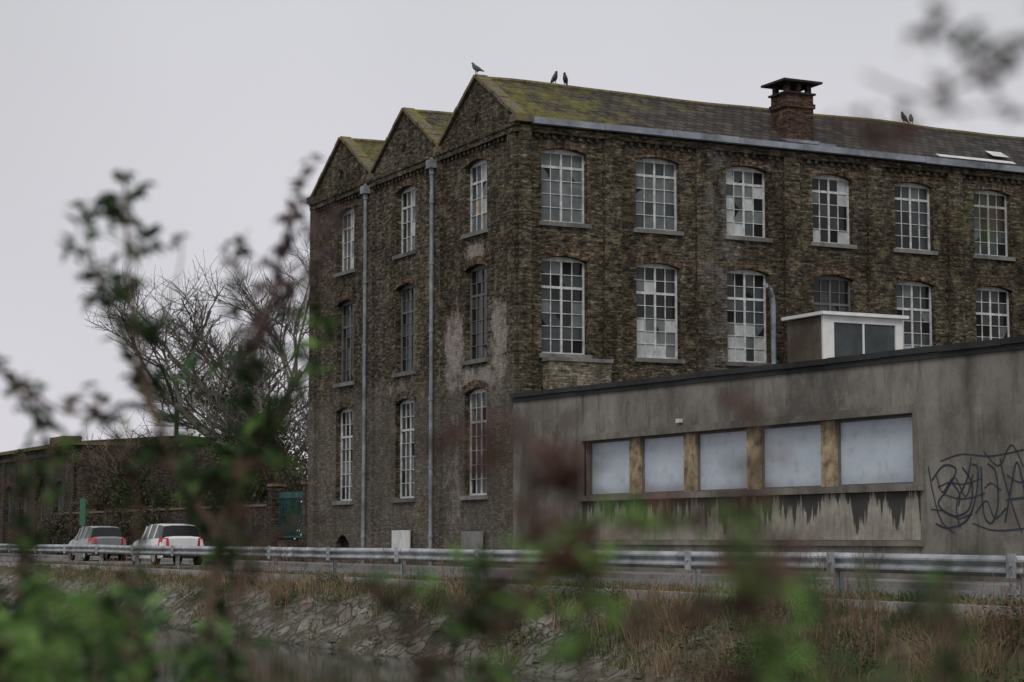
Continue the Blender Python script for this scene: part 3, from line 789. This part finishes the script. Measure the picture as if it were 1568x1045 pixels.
for _ in range(150):
    y=U(-36,-4); x=U(-10.0,-8.5)
    if noise.noise(Vector((x*.4,y*.3,77)))<.05: continue
    if y>-20 and x<-9.2: continue
    clump(x,y,0,70,U(.45,.8),.1)
gr_.build('bank_grass',[M['leaf']],color=True)
ds=MB()
for _ in range(1300):
    y=random.choice([U(-42,-20),U(-36,-24),U(-20,5),U(-5,40)]); x=U(-9.6,-7.75)
    if noise.noise(Vector((x*.6,y*.35,20)))<-.02: continue
    z=gheight(x)+gbump(x,y)-.03; h=U(.3,1.05); lx,ly=U(-.25,.25)*h,U(-.3,.3)*h; g=U(.6,1.3)
    c=random.choice([(.16,.10,.07),(.22,.16,.11),(.14,.075,.065)]); c=(c[0]*g,c[1]*g,c[2]*g,1)
    ds.tube([(x,y,z),(x+lx*.4,y+ly*.4,z+h*.5),(x+lx,y+ly,z+h)],[.007,.005,.003],3,0,c,False)
    for k in range(random.randint(3,8)):
        t=U(.35,1); px,py,pz=x+lx*t,y+ly*t,z+h*t; l=U(.06,.22); a=U(0,6.28)
        ds.tube([(px,py,pz),(px+math.cos(a)*l*.6,py+math.sin(a)*l*.6,pz+l*.8)],[.004,.002],3,0,c,False)
ds.build('dry_weeds',[M['twig']],color=True)
lf=MB()
for _ in range(230):
    y=-47+R()**1.3*50; x=U(-10.1,-8.3)
    if noise.noise(Vector((x*.5,y*.22,50)))<.0 and not(y<-26 and x<-9.1 and R()<.8): continue
    if y>-20 and x<-9.3 and R()<.8: continue
    z=gheight(x)+gbump(x,y); rr=U(.2,.5)
    for k in range(int(300*rr)):
        v=Vector((random.gauss(0,.5),random.gauss(0,.6),abs(random.gauss(0,.45))))*rr; g=U(.45,1.4)
        c=random.choice([(.055,.10,.03),(.08,.14,.04),(.045,.075,.025),(.13,.08,.055)])
        lf.leaf((x+v.x,y+v.y,z+v.z),(U(-1,1),U(-1,1),U(-.3,.9)),U(.05,.1),U(.03,.06),(c[0]*g,c[1]*g,c[2]*g,1))
lf.build('bramble_patches',[M['leaf']],color=True)
st=MB()
for _ in range(300):
    y=-40+R()**1.3*80; x=random.gauss(-10.25,.2); s=U(.04,.13); z=gheight(x)+gbump(x,y)
    vs=[]
    for k in range(6):
        a=k*1.047+U(-.2,.2); vs.append((x+math.cos(a)*s*U(.8,1.2),y+math.sin(a)*s*U(.8,1.4),z-.04))
    for k in range(6):
        a=k*1.047+U(-.2,.2); vs.append((x+math.cos(a)*s*.7,y+math.sin(a)*s*.8,z+s*U(.2,.45)))
    st.add(vs,[(k,(k+1)%6,6+(k+1)%6,6+k) for k in range(6)]+[(6,7,8,9,10,11)])
st.build('waterline_stones',[concrete_mat('bank_stone',(.11,.10,.085),.3,.3)])

# ------------------------------------------------------------------ near bank plants
OX,OY=-27.6,-54.43
def N_(a,b,z): return Vector((OX+.893*a+.451*b, OY-.451*a+.893*b, z))
def spline(pts,n=7):
    P_=[pts[0]]+pts+[pts[-1]]; out=[]
    for i in range(1,len(P_)-2):
        for k in range(n):
            t=k/n; p0,p1,p2,p3=P_[i-1],P_[i],P_[i+1],P_[i+2]
            out.append(.5*((2*p1)+(p2-p0)*t+(2*p0-5*p1+4*p2-p3)*t*t+(3*p1-p0-3*p2+p3)*t*t*t))
    out.append(pts[-1]); return out
DG=[(.038,.078,.03),(.06,.115,.04),(.032,.055,.025)]; BG=[(.16,.30,.07),(.20,.36,.09),(.12,.23,.055)]; BR=[(.13,.062,.048),(.17,.088,.07),(.095,.052,.045)]; PK_=[(.20,.15,.155),(.16,.11,.12),(.11,.075,.07)]
def shrub_stem(sm,lm,pts,r0,step,ln,cols,zmin=.55,ncl=4,tipcols=None,tipfrac=.8,density=1.0,spread=.05):
    sp=spline([N_(*p) for p in pts]); rr=[r0*(1-.7*i/len(sp)) for i in range(len(sp))]
    g=U(.8,1.2); sm.tube([tuple(p) for p in sp],rr,5,0,(.10*g,.07*g,.05*g,1),False)
    acc=0
    for i in range(1,len(sp)):
        seg=(sp[i]-sp[i-1]).length; acc+=seg
        if sp[i].z<zmin: acc=0; continue
        while acc>step:
            acc-=step*U(.5,1.5)
            if R()>density: continue
            base=sp[i-1].lerp(sp[i],R()); fr=i/len(sp)
            L=U(.01,spread); a=U(0,6.28); sd=Vector((math.cos(a),math.sin(a),U(.0,1))).normalized()
            e=base+sd*L
            sm.tube([tuple(base),tuple(e)],[.0022,.0012],3,0,(.10,.065,.045,1),False)
            C=tipcols if (tipcols and fr>tipfrac) else cols
            tone=U(.6,1.3)
            for k in range(ncl):
                c=random.choice(C); q=tone*U(.6,1.3)
                lm.leaf(e+Vector((U(-1,1),U(-1,1),U(-1,1)))*ln*.3,(U(-1,1),U(-1,1),U(-.5,.9)),U(.6,1.3)*ln,ln*U(.42,.66),(c[0]*q,c[1]*q,c[2]*q,1))
def shrub(name,stems):
    sm=MB(); lm=MB()
    for s in stems: shrub_stem(sm,lm,**s)
    e=empty(name); sm.build('stems',[M['twig']],e,color=True); lm.build('leaves',[M['leaf']],e,color=True)
MG=DG+DG+BG[2:]; MB_=DG+BR[:1]
st=[
 dict(pts=[(-.57,4,-.7),(-.59,4,.75),(-.57,4,.97),(-.66,4,1.14),(-.71,4,1.28),(-.74,3.95,1.45),(-.755,3.95,1.70)],r0=.012,step=.017,ln=.042,cols=MG,ncl=5,density=.85,spread=.05),
 dict(pts=[(-.58,4,1.0),(-.53,4.1,1.2),(-.52,4.1,1.38),(-.47,4.15,1.56),(-.43,4.2,1.76)],r0=.007,step=.017,ln=.040,cols=MG,tipcols=PK_,tipfrac=.45,ncl=5,density=.85,spread=.035),
 dict(pts=[(-.52,4.1,1.34),(-.56,4.1,1.46),(-.57,4.1,1.55),(-.53,4.1,1.62)],r0=.003,step=.019,ln=.036,cols=PK_+DG,ncl=4,density=.85,spread=.03),
 dict(pts=[(-.50,4.15,1.45),(-.43,4.1,1.52),(-.38,4.1,1.60),(-.36,4.1,1.66)],r0=.003,step=.017,ln=.036,cols=PK_,ncl=4,density=.85,spread=.03),
 dict(pts=[(-.53,4.15,1.30),(-.46,4.1,1.40),(-.40,4.1,1.50)],r0=.003,step=.022,ln=.036,cols=PK_+DG,ncl=4,density=.7,spread=.03),
 dict(pts=[(-.70,4,1.23),(-.77,4,1.4),(-.82,4,1.53),(-.84,4,1.63)],r0=.006,step=.017,ln=.040,cols=DG,ncl=5,density=.85),
 dict(pts=[(-.84,4,1.60),(-.80,4,1.66),(-.76,4,1.62)],r0=.003,step=.020,ln=.036,cols=DG,ncl=4),
 dict(pts=[(-.72,4,1.35),(-.66,4,1.5),(-.65,4,1.6)],r0=.003,step=.030,ln=.034,cols=DG,ncl=4,density=.6,spread=.03),
 dict(pts=[(-.92,3.8,-.7),(-.91,3.8,.8),(-.89,3.8,1.0),(-.85,3.8,1.14),(-.93,3.8,1.29)],r0=.009,step=.018,ln=.042,cols=MG,ncl=4,density=.8,spread=.05),
 dict(pts=[(-1.05,3.8,1.35),(-.95,3.8,1.31),(-.85,3.8,1.24),(-.76,3.8,1.22)],r0=.006,step=.022,ln=.034,cols=PK_+BR,ncl=4,density=.8,spread=.03),
 dict(pts=[(-.53,4.1,1.2),(-.44,4.0,1.25),(-.41,4,1.33),(-.385,4,1.42)],r0=.004,step=.018,ln=.044,cols=BG+DG,ncl=5,density=.9),
 dict(pts=[(-.58,4,1.08),(-.50,3.9,1.15),(-.46,3.9,1.12)],r0=.003,step=.018,ln=.046,cols=MG,ncl=5),
 dict(pts=[(-.66,4,1.14),(-.76,4,1.17),(-.82,4,1.28)],r0=.004,step=.020,ln=.042,cols=MG,ncl=4),
 dict(pts=[(-.60,4,1.08),(-.64,4,1.16),(-.62,4,1.27),(-.60,4,1.36)],r0=.004,step=.022,ln=.040,cols=MG,ncl=4,density=.7),
 dict(pts=[(-.55,4,.85),(-.50,4,.97),(-.43,4,1.02),(-.38,4,1.00)],r0=.004,step=.024,ln=.034,cols=BR+DG,ncl=3,density=.8),
 dict(pts=[(-.52,4.1,1.2),(-.45,4.1,1.16),(-.40,4.1,1.08)],r0=.003,step=.024,ln=.036,cols=MB_,ncl=4,density=.7),
]
for k in range(17):
    a=random.choice([random.gauss(-.57,.04),random.gauss(-.93,.05),random.gauss(-.72,.12)]); b=U(2.9,4.4); a=max(-1.02,min(-.48,a)); a*=b/4
    h=1+(U(-.20,-.07))*b/4; aa=a+U(-.08,.08)
    st.append(dict(pts=[(aa,b,-.7),(aa,b,.55),((a+aa)/2,b,.70),(a,b,h)],r0=.007,step=.018,ln=.046,cols=random.choice([MG,MG+BG,BG+DG,MB_]),ncl=4,density=.75,spread=.055))
for k in range(3):
    a=(-.735,-.53,-.94)[k]; b=4; h=U(1.08,1.2)
    st.append(dict(pts=[(a,b,-.7),(a-.02,b,.7),(a+U(-.01,.01),b,.9),(a+U(-.04,.04),b,h)],r0=.006,step=.024,ln=.038,cols=MB_,ncl=4,density=.55,spread=.035))
for k in range(6):
    a=U(-.30,.0); b=3.2
    st.append(dict(pts=[(a,b,-.7),(a,b,.6),(a+U(-.05,.05),b,.70),(a+U(-.1,.1),b,U(.74,.82))],r0=.004,step=.028,ln=.034,cols=MG+BR,ncl=3,density=.5))
shrub('foreground_shrub',st)
st=[
 dict(pts=[(0,2.9,-.7),(-.04,2.9,.77),(-.07,2.9,.86),(-.05,2.9,.98)],r0=.005,step=.013,ln=.040,cols=MG+BG[:1],ncl=4,zmin=.80,spread=.05),
 dict(pts=[(-.05,2.9,.84),(.02,2.9,.90),(.05,2.9,.98)],r0=.003,step=.014,ln=.038,cols=MG+BG,ncl=4),
 dict(pts=[(-.02,2.0,.9),(.03,2.0,.97),(.0,2.0,1.03),(-.05,2.0,1.07)],r0=.003,step=.013,ln=.030,cols=BR,ncl=4,density=.8,spread=.04),
 dict(pts=[(.03,2.0,.97),(.06,2.0,1.03),(-.02,2.0,1.075),(-.07,2.0,1.09)],r0=.003,step=.013,ln=.030,cols=BR,ncl=4,density=.85),
 dict(pts=[(.00,2.0,1.03),(.05,2.0,1.06),(.09,2.0,1.03)],r0=.003,step=.016,ln=.028,cols=BR,ncl=3,density=.8),
 dict(pts=[(.03,2.2,.97),(.07,2.2,1.0),(.1,2.2,.96)],r0=.003,step=.016,ln=.03,cols=BR+DG,ncl=3,density=.8),
 dict(pts=[(.1,2.3,-.7),(.08,2.3,.85),(.09,2.3,.95),(.12,2.3,1.01),(.17,2.3,1.0)],r0=.004,step=.011,ln=.032,cols=BG,ncl=4,zmin=.94,density=.85,spread=.06),
 dict(pts=[(.09,2.3,.96),(.06,2.3,.98),(.04,2.3,.95)],r0=.003,step=.014,ln=.032,cols=BG+DG,ncl=4),
 dict(pts=[(.24,1.9,-.7),(.23,1.9,.85),(.21,1.9,.95),(.18,1.9,1.03)],r0=.005,step=.011,ln=.032,cols=BR+DG[:1],ncl=4,zmin=.85,density=.8,spread=.06),
 dict(pts=[(.20,1.9,.97),(.23,1.9,1.06),(.22,1.9,1.15)],r0=.003,step=.015,ln=.026,cols=BR,ncl=3,density=.65),
 dict(pts=[(.22,1.7,-.7),(.215,1.7,.82),(.22,1.7,.94)],r0=.004,step=.011,ln=.032,cols=BG,ncl=3,zmin=.82,density=.8,spread=.045),
 dict(pts=[(.26,1.7,-.7),(.26,1.7,.82),(.25,1.7,.89)],r0=.004,step=.015,ln=.028,cols=BG+DG,ncl=3,zmin=.83,density=.6,spread=.05),
 dict(pts=[(.13,1.8,-.7),(.12,1.8,.83),(.10,1.8,.90)],r0=.004,step=.018,ln=.028,cols=BR+DG,ncl=3,zmin=.84,density=.6,spread=.05),
 dict(pts=[(-.1,2.6,-.7),(-.12,2.6,.8),(-.15,2.6,.87)],r0=.004,step=.015,ln=.034,cols=DG+BR,ncl=4,zmin=.78,density=.8),
 dict(pts=[(-.28,2.6,-.7),(-.33,2.6,.85),(-.36,2.6,1.0),(-.34,2.6,1.1)],r0=.004,step=.024,ln=.028,cols=BR+DG,ncl=3,zmin=.9,density=.5,spread=.03),
 dict(pts=[(.42,2.2,-.7),(.44,2.2,.82),(.47,2.2,.87)],r0=.004,step=.015,ln=.032,cols=DG+BG,ncl=3,zmin=.8),
 dict(pts=[(.36,1.8,-.7),(.36,1.8,.83),(.39,1.8,.88)],r0=.004,step=.018,ln=.030,cols=BR+DG,ncl=3,zmin=.82,density=.6),
 dict(pts=[(-.42,1.9,-.7),(-.41,1.9,.78),(-.42,1.9,.90)],r0=.004,step=.014,ln=.036,cols=BG,ncl=3,zmin=.80,density=.7),
]
shrub('foreground_shrub',st)
st=[
 dict(pts=[(.74,2.0,-.7),(.72,2.0,.8),(.66,1.95,1.36),(.52,1.85,1.47),(.43,1.8,1.42),(.37,1.8,1.39),(.31,1.8,1.41)],r0=.005,step=.012,ln=.026,cols=PK_,ncl=3,zmin=1.40,density=.6,spread=.04),
 dict(pts=[(.42,1.8,1.41),(.37,1.8,1.45),(.345,1.8,1.43)],r0=.002,step=.012,ln=.026,cols=PK_+DG,ncl=3,density=.7,spread=.03),
 dict(pts=[(.66,2.0,1.33),(.54,1.9,1.37),(.44,1.9,1.40),(.36,1.9,1.385),(.32,1.9,1.37)],r0=.002,step=.015,ln=.026,cols=BR,ncl=3,density=.6,spread=.03),
 dict(pts=[(.37,1.9,1.385),(.34,1.9,1.365),(.31,1.9,1.38)],r0=.002,step=.010,ln=.026,cols=BR,ncl=3,density=.8,spread=.03),
 dict(pts=[(.70,2.0,1.1),(.60,2.0,1.26),(.50,1.9,1.30),(.43,1.9,1.28)],r0=.002,step=.020,ln=.026,cols=BG+BR,ncl=3,density=.55,spread=.03),
]
shrub('foreground_shrub',st)
gr_=MB()
for _ in range(1500):
    a=U(-6,8); b=U(-3,5); q=N_(a,b,0)
    if q.x>-23.9: continue
    x,y=q.x,q.y; z=gheight(x)
    for k in range(10):
        c=random.choice(STRAW+GREEN+GREEN); g_=U(.5,1.2)
        blade((x+random.gauss(0,.08),y+random.gauss(0,.08),z),U(.2,.6),.012,U(.2,.8),(c[0]*g_,c[1]*g_,c[2]*g_,1))
gr_.build('near_bank_grass',[M['leaf']],color=True)

# ------------------------------------------------------------------ world, sun, camera
wd=bpy.data.worlds.new("World"); scene.world=wd; wd.use_nodes=True; nt=wd.node_tree
bg=nt.nodes['Background']; sky=nt.nodes.new('ShaderNodeTexSky'); sky.sky_type='NISHITA'; sky.sun_disc=False
elev=math.radians(46)
sky.sun_elevation=elev
hsv=nt.nodes.new('ShaderNodeHueSaturation'); hsv.inputs['Saturation'].default_value=.25; nt.links.new(sky.outputs[0],hsv.inputs['Color'])
tc=nt.nodes.new('ShaderNodeTexCoord'); nz=nt.nodes.new('ShaderNodeTexNoise'); nz.inputs['Scale'].default_value=2.2; nz.inputs['Detail'].default_value=3
nt.links.new(tc.outputs['Generated'],nz.inputs['Vector'])
sx_=nt.nodes.new('ShaderNodeSeparateXYZ'); nt.links.new(tc.outputs['Generated'],sx_.inputs[0])
mr=nt.nodes.new('ShaderNodeMapRange'); mr.inputs[1].default_value=.0; mr.inputs[2].default_value=.30; nt.links.new(sx_.outputs[2],mr.inputs[0])
mg=nt.nodes.new('ShaderNodeMix'); mg.data_type='RGBA'; nt.links.new(mr.outputs[0],mg.inputs[0]); mg.inputs[6].default_value=(6.4,6.2,6.7,1); mg.inputs[7].default_value=(5.3,5.35,5.6,1)
mx0=nt.nodes.new('ShaderNodeMix'); mx0.data_type='RGBA'; mx0.blend_type='MULTIPLY'; mx0.inputs[0].default_value=1
rp=nt.nodes.new('ShaderNodeMapRange'); rp.inputs[1].default_value=.3; rp.inputs[2].default_value=.7; rp.inputs[3].default_value=.90; rp.inputs[4].default_value=1.1; nt.links.new(nz.outputs[0],rp.inputs[0])
nt.links.new(mg.outputs[2],mx0.inputs[6]); nt.links.new(rp.outputs[0],mx0.inputs[7])
mx=nt.nodes.new('ShaderNodeMix'); mx.data_type='RGBA'; mx.inputs[0].default_value=.92
nt.links.new(hsv.outputs[0],mx.inputs[6]); nt.links.new(mx0.outputs[2],mx.inputs[7]); nt.links.new(mx.outputs[2],bg.inputs[0]); bg.inputs[1].default_value=.112
sd=bpy.data.lights.new('sun','SUN'); sd.energy=1.5; sd.angle=math.radians(24); sd.color=(1,.955,.89)
so=bpy.data.objects.new('sun',sd); scene.collection.objects.link(so)
dirv=Vector((-.6*math.cos(elev),-.8*math.cos(elev),math.sin(elev)))
so.rotation_euler=dirv.to_track_quat('Z','Y').to_euler()
sky.sun_rotation=math.atan2(dirv.x,dirv.y)
cd=bpy.data.cameras.new('camera'); cam=bpy.data.objects.new('camera',cd); scene.collection.objects.link(cam)
cam.location=(OX,OY,1.0); cd.sensor_width=36; cd.lens=72.4; cd.clip_end=3000; cd.clip_start=.05
pitch=math.radians(5.46); hd=math.atan2(.451,.893)-.0010
f=Vector((math.sin(hd)*math.cos(pitch),math.cos(hd)*math.cos(pitch),math.sin(pitch)))
cam.rotation_euler=(-f).to_track_quat('Z','Y').to_euler()
cd.dof.use_dof=True; cd.dof.focus_distance=62; cd.dof.aperture_fstop=3.2
scene.camera=cam
scene.view_settings.view_transform='Standard'; scene.view_settings.look='None'; scene.view_settings.exposure=0
